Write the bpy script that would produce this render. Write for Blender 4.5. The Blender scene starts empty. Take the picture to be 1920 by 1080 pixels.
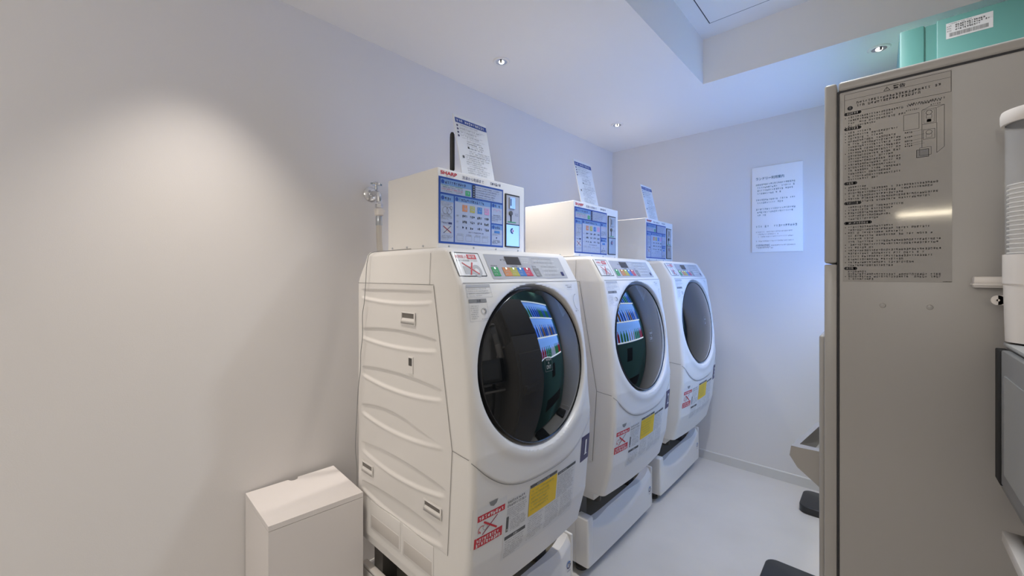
import bpy, bmesh, math, random
from mathutils import Vector, Matrix
random.seed(7)
scn = bpy.context.scene
COL = scn.collection
PI = math.pi

# ------------------------------------------------------------------ camera, world, light, exposure
cd = bpy.data.cameras.new('camera'); cam = bpy.data.objects.new('camera', cd); COL.objects.link(cam)
cd.sensor_width = 36; cd.lens = 757 / 1920 * 36; cd.shift_y = -25 / 1920; cd.clip_start = .02
cam.location = (1.75, 0, 1.39); cam.rotation_euler = (PI / 2, 0, math.radians(42.3))
scn.camera = cam
vs = scn.view_settings
vs.view_transform = 'Standard'; vs.look = 'None'; vs.gamma = 1; vs.exposure = 0.18; vs.use_curve_mapping = False

world = bpy.data.worlds.new('world'); scn.world = world; world.use_nodes = True
bg = world.node_tree.nodes['Background']
bg.inputs[0].default_value = (1.0, .97, .93, 1); bg.inputs[1].default_value = .22

SPOTS = [(.34, .29), (.332, 1.479), (.35, 2.666), (1.749, 2.61), (.34, -.90), (.34, -2.09)]
for i, (x, y) in enumerate(SPOTS):
    l = bpy.data.lights.new('downlight_lamp', 'SPOT'); l.energy = (46, 50, 50, 50, 34, 30)[i]
    l.color = (1, .905, .81); l.spot_size = math.radians(76); l.spot_blend = 1.0; l.shadow_soft_size = .03
    o = bpy.data.objects.new('downlight_lamp', l); COL.objects.link(o); o.location = (x, y, 2.455)
# added fill points, unseen behind the camera, lifting walls and ceiling
for x, y, e in [(1.25, -1.0, 9), (1.25, -2.3, 14)]:
    l = bpy.data.lights.new('rear_fill_lamp', 'POINT'); l.energy = e; l.shadow_soft_size = .08; l.color = (1, .95, .89)
    o = bpy.data.objects.new('rear_fill_lamp', l); COL.objects.link(o); o.location = (x, y, 2.05)
# added fill spot above the frame, brightening floor and washer fronts
l = bpy.data.lights.new('aisle_fill', 'SPOT'); l.energy = 50; l.color = (.90, .95, 1); l.spot_size = math.radians(120); l.spot_blend = .8; l.shadow_soft_size = .04
o = bpy.data.objects.new('aisle_fill', l); COL.objects.link(o); o.location = (1.45, 1.45, 2.70)
# light of the vending machine's display
l = bpy.data.lights.new('display_lamp', 'AREA'); l.shape = 'RECTANGLE'; l.size = .91; l.size_y = 1.10; l.energy = 12.5
l.color = (.22, .45, 1.0)
o = bpy.data.objects.new('display_lamp', l); COL.objects.link(o); o.location = (1.842, 2.52, 1.525); o.rotation_euler = (0, PI / 2, 0)

# ------------------------------------------------------------------ materials
def mat(name, col, rough=.5, metal=0, spec=.5, emit=None, es=0, trans=0, ior=1.5, coat=0, noise=0, nscale=20, bump=0, bscale=200, alpha=1):
    m = bpy.data.materials.new(name); m.use_nodes = True
    nt = m.node_tree; b = nt.nodes['Principled BSDF']
    b.inputs['Base Color'].default_value = (*col, 1); b.inputs['Roughness'].default_value = rough
    b.inputs['Metallic'].default_value = metal; b.inputs['Specular IOR Level'].default_value = spec
    b.inputs['IOR'].default_value = ior; b.inputs['Transmission Weight'].default_value = trans
    b.inputs['Coat Weight'].default_value = coat; b.inputs['Coat Roughness'].default_value = .04
    b.inputs['Alpha'].default_value = alpha
    if emit: b.inputs['Emission Color'].default_value = (*emit, 1); b.inputs['Emission Strength'].default_value = es
    tc = nt.nodes.new('ShaderNodeTexCoord')
    if noise:
        n = nt.nodes.new('ShaderNodeTexNoise'); n.inputs['Scale'].default_value = nscale; n.inputs['Detail'].default_value = 5
        nt.links.new(tc.outputs['Object'], n.inputs['Vector'])
        mx = nt.nodes.new('ShaderNodeMix'); mx.data_type = 'RGBA'
        mx.inputs[6].default_value = (*[c * (1 - noise) for c in col], 1); mx.inputs[7].default_value = (*[min(1, c * (1 + noise)) for c in col], 1)
        nt.links.new(n.outputs['Fac'], mx.inputs[0]); nt.links.new(mx.outputs[2], b.inputs['Base Color'])
    if bump:
        n = nt.nodes.new('ShaderNodeTexNoise'); n.inputs['Scale'].default_value = bscale
        nt.links.new(tc.outputs['Object'], n.inputs['Vector'])
        bp = nt.nodes.new('ShaderNodeBump'); bp.inputs['Strength'].default_value = bump; bp.inputs['Distance'].default_value = .002
        nt.links.new(n.outputs['Fac'], bp.inputs['Height']); nt.links.new(bp.outputs['Normal'], b.inputs['Normal'])
    return m

M = {}
M['wall'] = mat('wall_paint', (.755, .735, .725), .85, bump=.08, bscale=300)
M['ceil'] = mat('ceiling_paint', (.90, .88, .855), .9)
M['base'] = mat('baseboard_vinyl', (.66, .65, .63), .45)
M['white'] = mat('white_plastic', (.80, .78, .75), .32)
M['panelw'] = mat('white_sheet_metal', (.78, .755, .725), .3)
M['boxw'] = mat('white_powder_coat', (.84, .82, .79), .4)
M['seam'] = mat('seam_joint', (.22, .21, .20), .6)
M['pocket'] = mat('pocket_tone', (.60, .565, .53), .45)
M['hollow'] = mat('grip_hollow_shade', (.17, .155, .14), .5)  # shade inside the grips, put into the colour
M['dark'] = mat('dark_plastic', (.02, .02, .02), .4)
M['stripe'] = mat('matt_black_seal', (.008, .008, .008), .8)
M['darkrec'] = mat('dark_recess', (.07, .065, .06), .5)
M['glass'] = mat('smoked_door_glass', (.006, .007, .008), .03, ior=1.55, spec=.6, coat=.5)
M['rim'] = mat('black_rim', (.012, .012, .013), .18)
M['gray'] = mat('gray_panel', (.46, .46, .49), .3)
M['lgray'] = mat('light_gray_print', (.5, .5, .51), .6)
M['mgray'] = mat('mid_gray_print', (.26, .26, .26), .6)
M['ink'] = mat('black_ink', (.03, .03, .035), .6)
M['dkgray'] = mat('dark_gray_print', (.10, .10, .10), .6)
M['sheet'] = mat('label_film', (.74, .735, .725), .35)
M['sheetw'] = mat('label_white', (.82, .82, .82), .35)
M['red'] = mat('red_print', (.62, .035, .05), .5)
M['dred'] = mat('dark_red_print', (.35, .02, .06), .5)
M['yellow'] = mat('yellow_label', (.85, .56, .02), .45)
M['blue'] = mat('blue_print', (.022, .065, .30), .35)
M['cell'] = mat('pale_blue_print', (.40, .44, .55), .3)
M['cellh'] = mat('header_blue_print', (.17, .29, .52), .3)
M['navy'] = mat('navy_print', (.045, .04, .12), .4)
M['green'] = mat('green_print', (.06, .34, .13), .4)
M['orange'] = mat('orange_print', (.62, .25, .10), .4)
M['olive'] = mat('olive_print', (.45, .42, .08), .4)
M['bluek'] = mat('blue_key', (.06, .20, .52), .4)
M['redk'] = mat('red_key', (.55, .07, .12), .4)
M['pink'] = mat('pink_print', (.62, .30, .50), .4)
M['ledw'] = mat('led_glow', (.6, 1, .7), .4, emit=(.6, 1, .7), es=2.2)
M['ledb'] = mat('led_blue_glow', (.5, .8, 1), .4, emit=(.4, .8, 1), es=2.2)
M['lcd'] = mat('lcd_window', (.07, .065, .065), .12)
M['metal'] = mat('brushed_metal', (.55, .58, .62), .3, metal=.9)
M['chrome'] = mat('chrome', (.75, .76, .78), .12, metal=1)
M['hose'] = mat('cream_hose', (.64, .60, .54), .5)
M['bin'] = mat('bin_steel_white', (.84, .80, .78), .45)
M['floor'] = mat('floor_tile', (.62, .60, .575), .34, noise=.10, nscale=3.5, bump=.05, bscale=60)
M['taupe'] = mat('dispenser_beige', (.42, .40, .375), .33, spec=.5)
M['film'] = mat('clear_glossy_film', (.42, .402, .377), .07, coat=.2)
M['teal'] = mat('teal_enamel', (.14, .38, .34), .4)
M['lens'] = mat('clear_acrylic', (.85, .86, .88), .05, alpha=.16)
M['cup'] = mat('paper_cup_white', (.80, .76, .70), .6)
M['cream'] = mat('cream_plastic', (.84, .79, .74), .32)
M['mwgray'] = mat('microwave_gray', (.22, .225, .23), .3)
M['mwtop'] = mat('microwave_top', (.40, .40, .39), .4)
M['mwwin'] = mat('microwave_window', (.30, .31, .31), .15)
M['blackpad'] = mat('black_rubber', (.025, .026, .028), .3)
M['post'] = mat('poster_board', (.92, .92, .93), .35)
M['tealink'] = mat('dark_teal_ink', (.05, .16, .20), .6)
M['bulb'] = mat('lamp_glow', (1, .95, .88), .4, emit=(1, .95, .88), es=5)
M['display'] = mat('lit_display', (.2, .4, .9), .4, emit=(.07, .22, .85), es=1.1)
M['striplight'] = mat('strip_light', (.9, .95, 1), .4, emit=(.75, .87, 1.0), es=5)
M['warmtube'] = mat('warm_tube', (1, .9, .7), .4, emit=(1, .88, .66), es=34)
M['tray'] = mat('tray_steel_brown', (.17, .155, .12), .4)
BOT = [mat('glow_bottle_' + n, c, .25, emit=c, es=.9) for n, c in [('green', (.06, .35, .12)), ('blue', (.05, .2, .7)), ('red', (.6, .04, .06)), ('white', (.7, .75, .8)), ('amber', (.45, .22, .05))]]  # bottles glow by themselves, in place of display light falling on them

# ------------------------------------------------------------------ object helpers
def root_loc(o):
    while o.parent: o = o.parent
    return o.location.copy()

def link(name, verts, faces, mats, parent=None, fm=None, smooth=False, bevel=0, seg=2, autos=True):
    off = root_loc(parent) if parent else Vector((0, 0, 0))
    me = bpy.data.meshes.new(name)
    me.from_pydata([Vector(v) - off for v in verts], [], faces)
    if not isinstance(mats, (list, tuple)): mats = [mats]
    for m in mats: me.materials.append(m)
    if fm:
        for p, k in zip(me.polygons, fm): p.material_index = k
    bm = bmesh.new(); bm.from_mesh(me)
    bmesh.ops.recalc_face_normals(bm, faces=bm.faces)
    if bevel:
        bmesh.ops.remove_doubles(bm, verts=bm.verts, dist=1e-5)
        es = [e for e in bm.edges if e.is_manifold and e.calc_face_angle(0) > .5]
        bmesh.ops.bevel(bm, geom=es, offset=bevel, segments=seg, profile=.5, affect='EDGES', clamp_overlap=True)
    bm.to_mesh(me); bm.free()
    if smooth or bevel:
        for p in me.polygons: p.use_smooth = True
        me.set_sharp_from_angle(angle=math.radians(38))
    o = bpy.data.objects.new(name, me); COL.objects.link(o)
    if parent: o.parent = parent
    return o

class MB:
    def __init__(s): s.v = []; s.f = []; s.m = []; s.mats = []
    def mi(s, m):
        if m not in s.mats: s.mats.append(m)
        return s.mats.index(m)
    def add(s, vs_, fs, m):
        k = len(s.v); s.v += [tuple(v) for v in vs_]; i = s.mi(m)
        for f in fs: s.f.append([a + k for a in f]); s.m.append(i)
        return s
    def box(s, x0, x1, y0, y1, z0, z1, m):
        vs_ = [(x, y, z) for x in (x0, x1) for y in (y0, y1) for z in (z0, z1)]
        return s.add(vs_, [(0, 1, 3, 2), (4, 6, 7, 5), (0, 4, 5, 1), (2, 3, 7, 6), (0, 2, 6, 4), (1, 5, 7, 3)], m)
    def prism(s, pts, axis, a0, a1, m):      # pts 2D polygon in the two other axes
        n = len(pts)
        def mk(p, a): return {'x': (a, p[0], p[1]), 'y': (p[0], a, p[1]), 'z': (p[0], p[1], a)}[axis]
        vs_ = [mk(p, a0) for p in pts] + [mk(p, a1) for p in pts]
        fs = [list(range(n))[::-1], list(range(n, 2 * n))] + [(i, (i + 1) % n, n + (i + 1) % n, n + i) for i in range(n)]
        return s.add(vs_, fs, m)
    def lathe(s, c, prof, m, axis='z', n=40):
        vs_ = []; fs = []
        for r, h in prof:
            for i in range(n):
                a = 2 * PI * i / n; p = (r * math.cos(a), r * math.sin(a))
                vs_.append({'z': (c[0] + p[0], c[1] + p[1], c[2] + h), 'x': (c[0] + h, c[1] + p[0], c[2] + p[1]), 'y': (c[0] + p[0], c[1] + h, c[2] + p[1])}[axis])
        for j in range(len(prof) - 1):
            for i in range(n):
                fs.append((j * n + i, j * n + (i + 1) % n, (j + 1) * n + (i + 1) % n, (j + 1) * n + i))
        if prof[0][0] > 1e-6: fs.append(list(range(n))[::-1])
        if prof[-1][0] > 1e-6: fs.append([(len(prof) - 1) * n + i for i in range(n)])
        return s.add(vs_, fs, m)
    def tube(s, pts, r, m, n=12):
        P = [Vector(p) for p in pts]; vs_ = []; fs = []; up = Vector((.31, .17, .93))
        for i, p in enumerate(P):
            t = (P[min(i + 1, len(P) - 1)] - P[max(i - 1, 0)]).normalized()
            a = t.cross(up).normalized(); b = t.cross(a)
            rr = r[i] if isinstance(r, (list, tuple)) else r
            for k in range(n):
                q = 2 * PI * k / n; vs_.append(p + a * rr * math.cos(q) + b * rr * math.sin(q))
        for i in range(len(P) - 1):
            for k in range(n): fs.append((i * n + k, i * n + (k + 1) % n, (i + 1) * n + (k + 1) % n, (i + 1) * n + k))
        fs += [list(range(n))[::-1], [(len(P) - 1) * n + k for k in range(n)]]
        return s.add(vs_, fs, m)
    def build(s, name, parent=None, bevel=0, smooth=False, seg=2):
        return link(name, s.v, s.f, s.mats, parent, s.m, smooth, bevel, seg)

def spline(pts, n=8):
    P = [Vector(p) for p in pts]; out = []
    for i in range(len(P) - 1):
        p0, p1, p2, p3 = P[max(i - 1, 0)], P[i], P[i + 1], P[min(i + 2, len(P) - 1)]
        for k in range(n):
            t = k / n
            out.append(.5 * ((2 * p1) + (p2 - p0) * t + (2 * p0 - 5 * p1 + 4 * p2 - p3) * t * t + (3 * p1 - p0 - 3 * p2 + p3) * t ** 3))
    out.append(P[-1]); return out

def text_polys(body, bold=0):
    c = bpy.data.curves.new('lettering', 'FONT'); c.body = body; c.resolution_u = 3; c.offset = bold
    o = bpy.data.objects.new('lettering', c); COL.objects.link(o)
    dg = bpy.context.evaluated_depsgraph_get(); dg.update()
    me = o.evaluated_get(dg).to_mesh()
    vs_ = [(v.co.x, v.co.y) for v in me.vertices]; fs = [list(p.vertices) for p in me.polygons]
    o.evaluated_get(dg).to_mesh_clear(); bpy.data.objects.remove(o); bpy.data.curves.remove(c)
    return vs_, fs

class Decal(MB):
    """print on a surface: f(u, v, off) -> point"""
    def __init__(s, f, base=.0006): MB.__init__(s); s.fn = f; s.b = base
    def o(s, L): return s.b + .00035 * L
    def quad(s, p, m, L=0): return s.add([s.fn(a, b, s.o(L)) for a, b in p], [range(len(p))], m)
    def rect(s, u0, v0, u1, v1, m, L=0, n=1):
        vs_ = [s.fn(u0 + (u1 - u0) * i / n, v0 + (v1 - v0) * j / n, s.o(L)) for j in range(n + 1) for i in range(n + 1)]
        fs = [(j * (n + 1) + i, j * (n + 1) + i + 1, (j + 1) * (n + 1) + i + 1, (j + 1) * (n + 1) + i) for j in range(n) for i in range(n)]
        return s.add(vs_, fs, m)
    def line(s, a, b, w, m, L=1, n=1):
        a, b = Vector(a), Vector(b); d = (b - a); nn = Vector((-d.y, d.x)).normalized() * w / 2
        for i in range(n):
            p, q = a + d * i / n, a + d * (i + 1) / n
            s.quad([p - nn, q - nn, q + nn, p + nn], m, L)
    def frame(s, u0, v0, u1, v1, w, m, L=1, n=1):
        for a, b in (((u0, v0), (u1, v0)), ((u1, v0), (u1, v1)), ((u1, v1), (u0, v1)), ((u0, v1), (u0, v0))): s.line(a, b, w, m, L, n)
    def arc(s, c, r, a0, a1, w, m, L=1, n=14, e=1):
        for i in range(n):
            t0, t1 = a0 + (a1 - a0) * i / n, a0 + (a1 - a0) * (i + 1) / n
            s.quad([(c[0] + q * math.cos(t), c[1] + e * q * math.sin(t)) for q, t in ((r - w / 2, t0), (r + w / 2, t0), (r + w / 2, t1), (r - w / 2, t1))], m, L)
    def disc(s, c, r, m, L=1, n=14): s.quad([(c[0] + r * math.cos(2 * PI * i / n), c[1] + r * math.sin(2 * PI * i / n)) for i in range(n)], m, L)
    def text(s, body, u, v, h, m, L=2, width=None, bold=0, slant=0):
        vs_, fs = text_polys(body, bold)
        if not vs_: return
        x0 = min(p[0] for p in vs_); x1 = max(p[0] for p in vs_); y0 = min(p[1] for p in vs_); y1 = max(p[1] for p in vs_)
        k = h / (y1 - y0); kx = k if width is None else width / (x1 - x0)
        s.add([s.fn(u + (p[0] - x0) * kx + slant * (p[1] - y0) * k, v + (p[1] - y0) * k, s.o(L)) for p in vs_], fs, m)
    def small(s, u0, v, u1, h, m, L=2, fill=1.0, w=None):
        """one row of tiny print, built of strokes"""
        w = (w or h * .12) * .85; u = u0; end = u0 + (u1 - u0) * fill
        while u < end - h * .6:
            if random.random() > .05:
                cw = h * .72
                if random.random() < .62:      # dense sign
                    for y in random.sample((.06, .3, .52, .74, .94), 3):
                        a = random.uniform(0, .16) * h; e = cw - random.uniform(0, .16) * h
                        s.quad([(u + a, v + h * y - w / 2), (u + e, v + h * y - w / 2), (u + e, v + h * y + w / 2), (u + a, v + h * y + w / 2)], m, L)
                    for x in random.sample((.1, .36, .62), 2):
                        y0_ = v + h * random.choice((0, .25)); y1_ = v + h * random.choice((.75, 1))
                        s.quad([(u + x * h - w / 2, y0_), (u + x * h + w / 2, y0_), (u + x * h + w / 2, y1_), (u + x * h - w / 2, y1_)], m, L)
                else:                          # simple sign
                    y = v + h * random.uniform(.55, .85); x = u + h * random.uniform(.25, .45)
                    s.quad([(u + .06 * h, y), (u + cw * .9, y + .04 * h), (u + cw * .9, y + w + .04 * h), (u + .06 * h, y + w)], m, L)
                    s.quad([(x, v + h * .9), (x + w, v + h * .9), (x + w - h * .1, v + h * .1), (x - h * .1, v + h * .1)], m, L)
                    if random.random() < .5: s.quad([(x, v + h * .12), (x + h * .3, v + h * .2), (x + h * .3, v + h * .2 + w), (x, v + h * .12 + w)], m, L)
            u += h * .95
    def para(s, u0, v0, u1, v1, rows, m, L=2, h=None, lastfill=.6):
        st = (v1 - v0) / rows; h = h or st * .6
        for i in range(rows):
            f = lastfill if i == rows - 1 else random.uniform(.85, 1)
            s.small(u0, v1 - (i + 1) * st + (st - h) / 2, u1, h, m, L, f)
    def done(s, name, parent): return s.build(name, parent)

def thing(name, label, cat, loc, group=None):
    o = bpy.data.objects.new(name, None); COL.objects.link(o); o.empty_display_size = .05
    o.location = loc; tag(o, label, cat, group); return o
def tag(o, label, cat, group=None):
    o['label'] = label; o['category'] = cat
    if group: o['group'] = group
    return o
def struct(o): o['kind'] = 'structure'; return o
def dup(root, dy, label):
    r = root.copy(); COL.objects.link(r); r.location = root.location + Vector((0, dy, 0)); r['label'] = label
    def rec(a, b):
        for ch in [c for c in bpy.data.objects if c.parent == a]:
            c = ch.copy(); COL.objects.link(c); c.parent = b; rec(ch, c)
    rec(root, r); return r

# ------------------------------------------------------------------ the room
ZC, ZU = 2.472, 2.724
YB = 3.245; XR = 2.56; Y0 = -3.2
def slab(name, *a): mb = MB(); m = a[-1]; mb.box(*a[:-1], m); return struct(mb.build(name))
slab('floor', -.12, XR + .12, Y0, YB + .12, -.1, 0, M['floor'])
slab('wall_left', -.12, 0, Y0, YB + .12, 0, 2.9, M['wall'])
slab('wall_back', 0, XR, YB, YB + .12, 0, 2.9, M['wall'])
slab('wall_right', XR, XR + .12, Y0, YB + .12, 0, 2.9, M['wall'])
c_ = MB(); c_.box(0, 1.009, Y0, YB, ZC, 2.86, M['ceil']); c_.box(1.009, XR, 2.428, YB, ZC, 2.86, M['ceil']); c_.box(1.009, XR, Y0, 2.428, ZU, 2.86, M['ceil'])
ceil = struct(c_.build('ceiling'))
b_ = MB(); b_.prism([(YB - .008, 0), (YB, 0), (YB, .066), (YB - .004, .066), (YB - .008, .06)], 'x', .008, XR, M['base']); struct(b_.build('baseboard_back'))
b_ = MB(); b_.box(0, .008, Y0, YB, 0, .066, M['base']); struct(b_.build('baseboard_left', bevel=.002))
# access hatch in the raised ceiling
h = thing('ceiling_hatch', 'square access hatch outlined by a thin black joint in the raised ceiling', 'hatch', (1.36, 1.985, ZU - .004))
q = MB(); q.box(1.088, 1.68, 1.69, 2.283, ZU - .004, ZU - .0005, M['ceil']); q.build('panel', h)
q = MB(); W_ = .005
for a in ((1.083, 1.688, 2.283, 2.288), (1.083, 1.688, 1.685, 1.69), (1.083, 1.088, 1.69, 2.283), (1.683, 1.688, 1.69, 2.283)):
    q.box(a[0], a[1], a[2], a[3], ZU - .003, ZU - .0004, M['ink'])
q.build('joint', h)

# downlights
DL = ['small recessed downlight in the ceiling above the gap between first and second washing machines',
      'farthest small recessed downlight, in the ceiling above the third washing machine',
      'small recessed downlight in the ceiling beside the teal vending machine']
def downlight(x, y, lab, tilt=0):
    t = thing('downlight', lab, 'ceiling light', (x, y, ZC), 'recessed ceiling downlights')
    m = MB(); m.lathe((x, y, ZC), [(.029, -.0005), (.029, -.004), (.040, -.005), (.043, -.003), (.044, -.0003)], M['boxw']); m.build('trim_ring', t, smooth=True)
    m = MB(); m.lathe((x, y, ZC), [(.029, -.004), (.022, -.001), (.014, -.0006)], M['chrome']); m.build('reflector', t, smooth=True)
    m = MB(); m.lathe((x, y, ZC), [(.0135, -.0008), (.0135, -.006), (.009, -.010), (.0001, -.011)], M['bulb']); m.build('bulb', t, smooth=True)
    m = MB(); m.lathe((x + .006, y - .010, ZC), [(.005, -.001), (.005, -.012), (.0001, -.0125)], M['dkgray'], n=16); m.build('lamp_clip', t)
for i in (1, 2, 3): downlight(*SPOTS[i], DL[i - 1])

# notice on the back wall
t = thing('wall_notice', 'white acrylic notice board with printed laundry rules on the far wall', 'sign', (1.233, YB, 1.545))
m = MB(); m.box(1.086, 1.38, YB - .008, YB - .001, 1.545, 2.137, M['post']); m.build('board', t, bevel=.0015)
d = Decal(lambda u, v, o: (u, YB - .008 - o, v))
d.text('ランドリー利用案内', 1.112, 2.045, .021, M['tealink'], width=.165, bold=.01)
z = 2.008
for g, fills in enumerate([(1, 1, 1, .65), (1, .75), (1, .95, .25)]):
    for i, f in enumerate(fills):
        d.small(1.112 + (.008 if i else 0), z, 1.345, .0115, M['tealink'], fill=f); z -= .0205
    z -= .024
d.small(1.112, z - .035, 1.35, .014, M['tealink'], fill=1); z -= .07
for fills in [(.9, .55, .92), (.93,), (.95, .4)]:
    for i, f in enumerate(fills): d.small(1.112 + (.012 if i else 0), z, 1.35, .008, M['mgray'], fill=f); z -= .0165
    z -= .014
d.small(1.112, 1.592, 1.20, .008, M['tealink']); d.small(1.112, 1.577, 1.20, .007, M['mgray'])
d.done('printed_text', t)

# ------------------------------------------------------------------ washing machine
YC = 1.075; HW = .314; ZB = .412
def lerp(tab, z):
    if z <= tab[0][0]: return tab[0][1]
    for (a, va), (b, vb) in zip(tab, tab[1:]):
        if z <= b: return va + (vb - va) * (z - a) / (b - a)
    return tab[-1][1]
EDGE = [(.41, .852), (.55, .889), (.76, .908), (.87, .910), (1.10, .885), (1.358, .852), (1.366, .849), (1.375, .844), (1.455, .797), (1.466, .788), (1.474, .772)]
BUL = [(.43, .018), (.76, .020), (.87, .018), (1.34, .012), (1.37, .002), (1.5, 0)]
def hw(z): return lerp([(.43, HW), (1.36, HW), (1.462, .309), (1.474, .298)], z)
def sstep(a, b, x): t = max(0, min(1, (x - a) / (b - a))); return t * t * (3 - 2 * t)
DZ, DA, DBR = 1.090, .264, .252       # door centre height, half width, half height
def rho(y, z): return math.hypot((y - YC) / DA, (z - DZ) / DBR)
def seamz(y): return .735 + .135 * (abs(y - YC) / .32) ** 3
def xf(y, z, hole=True):
    s = (y - YC) / hw(z); x = lerp(EDGE, z) + lerp(BUL, z) * (1 - min(1, s * s))
    r = .020; dd = abs(y - YC) - (hw(z) - r)
    if dd > 0: x -= r - math.sqrt(max(0, r * r - dd * dd))
    # the door panel stands proud of the lower front
    sz = seamz(y)
    x += .004 * sstep(sz - .003, sz + .003, z) * (1 if z < 1.3 else 1 - sstep(1.3, 1.35, z)) * (1 - sstep(.27, .31, abs(y - YC)))
    if hole:
        q = rho(y, z)
        x += .005 * math.exp(-((q - 1.13) / .08) ** 2) if q > .8 else 0
        x -= .034 * (1 - sstep(1.0, 1.07, q))
    return x

def xr(z): return lerp([(.553, .797), (.87, .818), (1.355, .728)], z)
mw = thing('washing_machine', 'nearest white drum washing machine, marked with number 1, beside the white bin', 'washing machine', (.57, YC, .38), 'white drum washing machines along the left wall')
# body: rows of z, columns round the outline
zs = sorted(set([round(ZB + i * (1.36 - ZB) / 190, 4) for i in range(191)] + [1.366, 1.371, 1.376, 1.40, 1.43, 1.455, 1.461, 1.466, 1.470, 1.474]))
NF = 180; NS = 6
rows = []
for z in zs:
    h_ = hw(z); row = []
    xb = .251 if z < 1.35 else .251 + (.06) * sstep(1.35, 1.474, z)
    th = [-1 + 2 * i / NF for i in range(NF + 1)]
    ys = [YC + h_ * (math.sin(t * PI / 2) * .35 + t * .65) for t in th]
    xe = xf(ys[0], z)
    inz = .556 < z < 1.352; xq = xr(min(max(z, .553), 1.355))
    cols = [xb, xb + .004, xb + (xq - xb) * .33, xb + (xq - xb) * .66, xq - .006, xq + .001]
    push = [0, .010, .010, .010, .010, 0]
    for i in range(NS): row.append((cols[i], YC - h_ + (push[i] if inz else 0), z))
    for y in ys: row.append((xf(y, z), y, z))
    xe = xf(ys[-1], z)
    for i in range(NS): row.append((cols[NS - 1 - i], YC + h_ - (push[NS - 1 - i] if inz else 0), z))
    rows.append(row)
n = len(rows[0]); vs_ = [p for r in rows for p in r]
fs = [(j * n + i, j * n + (i + 1) % n, (j + 1) * n + (i + 1) % n, (j + 1) * n + i) for j in range(len(rows) - 1) for i in range(n)]
fs.append(list(range(n))[::-1]); fs.append([(len(rows) - 1) * n + i for i in range(n)])
link('cabinet', vs_, fs, M['white'], mw, smooth=True)

# base under the cabinet with feet
m = MB(); m.box(.262, .80, YC - .305, YC + .305, .376, .413, M['white']); m.build('base', mw)
for fx in (.34, .78):
    for fy in (YC - .25, YC + .25):
        m = MB(); m.lathe((fx, fy, .352), [(.022, 0), (.022, .02), (.015, .022), (.015, .036)], M['dark'], n=20); m.build('foot', mw, smooth=True)

# side panels with curved embossing and hand grips
CR = [([(.28, 1.333), (.72, 1.338)], [(.28, 1.306), (.534, 1.296), (.724, 1.307)]),
      ([(.28, 1.183), (.518, 1.199), (.743, 1.188)], [(.28, 1.153), (.518, 1.143), (.743, 1.157)]),
      ([(.28, 1.038), (.518, 1.052), (.769, 1.040)], [(.28, 1.010), (.551, .993), (.769, 1.012)]),
      ([(.28, .892), (.466, .911), (.60, .900)], [(.28, .864), (.583, .848), (.782, .872)]),
      ([(.28, .748), (.518, .761), (.782, .744)], [(.28, .720), (.534, .698), (.782, .725)]),
      ([(.28, .600), (.534, .614), (.769, .602)], [(.28, .573), (.583, .555), (.769, .570)])]
def quad3(t, x):
    if len(t) == 2: (a, p), (b, q_) = t; return p + (q_ - p) * (x - a) / (b - a)
    (a, p), (b, q_), (c, r) = t
    return p * (x - b) * (x - c) / ((a - b) * (a - c)) + q_ * (x - a) * (x - c) / ((b - a) * (b - c)) + r * (x - a) * (x - b) / ((c - a) * (c - b))
GR = [(.593, 1.246, .042, .021), (.322, .660, .042, .021), (.726, .664, .046, .019)]
def emb(x, z):
    d = 0
    for k, (u, l) in enumerate(CR):
        if x < .275: continue
        zu, zl = quad3(u, x), quad3(l, x)
        if k == 3 and x > .58: zu = zl + max(.0, (.905 - .85) * (1 - (x - .58) / .2))
        # sharp upper step, long slope out at the lower lip
        w = sstep(zl - .006, zl + .005, z) * (1 - sstep(zu - .004, zu + .003, z)) * sstep(.275, .29, x) * (1 - sstep(u[-1][0] - .012, max(u[-1][0], l[-1][0]) + .006, x))
        d = max(d, w)
    v = .0048 * d
    v -= .0022 * max([math.exp(-((z - quad3(l, x) + .006) / .006) ** 2) * sstep(.28, .3, x) * (1 - sstep(l[-1][0] - .03, l[-1][0], x)) for u, l in CR])
    return v
def side(sgn, name):
    nx, nz = 64, 300; vs_ = []
    for j in range(nz + 1):
        z = .553 + (1.355 - .553) * j / nz
        for i in range(nx + 1):
            x = .252 + (xr(z) - .252) * i / nx
            vs_.append((x, YC + sgn * (.3148 - emb(x, z)), z))
    fs = [(j * (nx + 1) + i, j * (nx + 1) + i + 1, (j + 1) * (nx + 1) + i + 1, (j + 1) * (nx + 1) + i) for j in range(nz) for i in range(nx)]
    # skirt
    ring = list(range(nx + 1)) + [j * (nx + 1) + nx for j in range(1, nz + 1)] + [nz * (nx + 1) + i for i in range(nx - 1, -1, -1)] + [j * (nx + 1) for j in range(nz - 1, 0, -1)]
    k = len(vs_); R = len(ring)
    for r in ring: vs_.append((vs_[r][0], YC + sgn * (HW - .006), vs_[r][2]))
    fs += [(ring[i], ring[(i + 1) % R], k + (i + 1) % R, k + i) for i in range(R)]
    p = link(name, vs_, fs, M['panelw'], mw, smooth=True)
    return p
sp = side(-1, 'side_panel'); side(1, 'side_panel')
YS = YC - .3148
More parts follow.
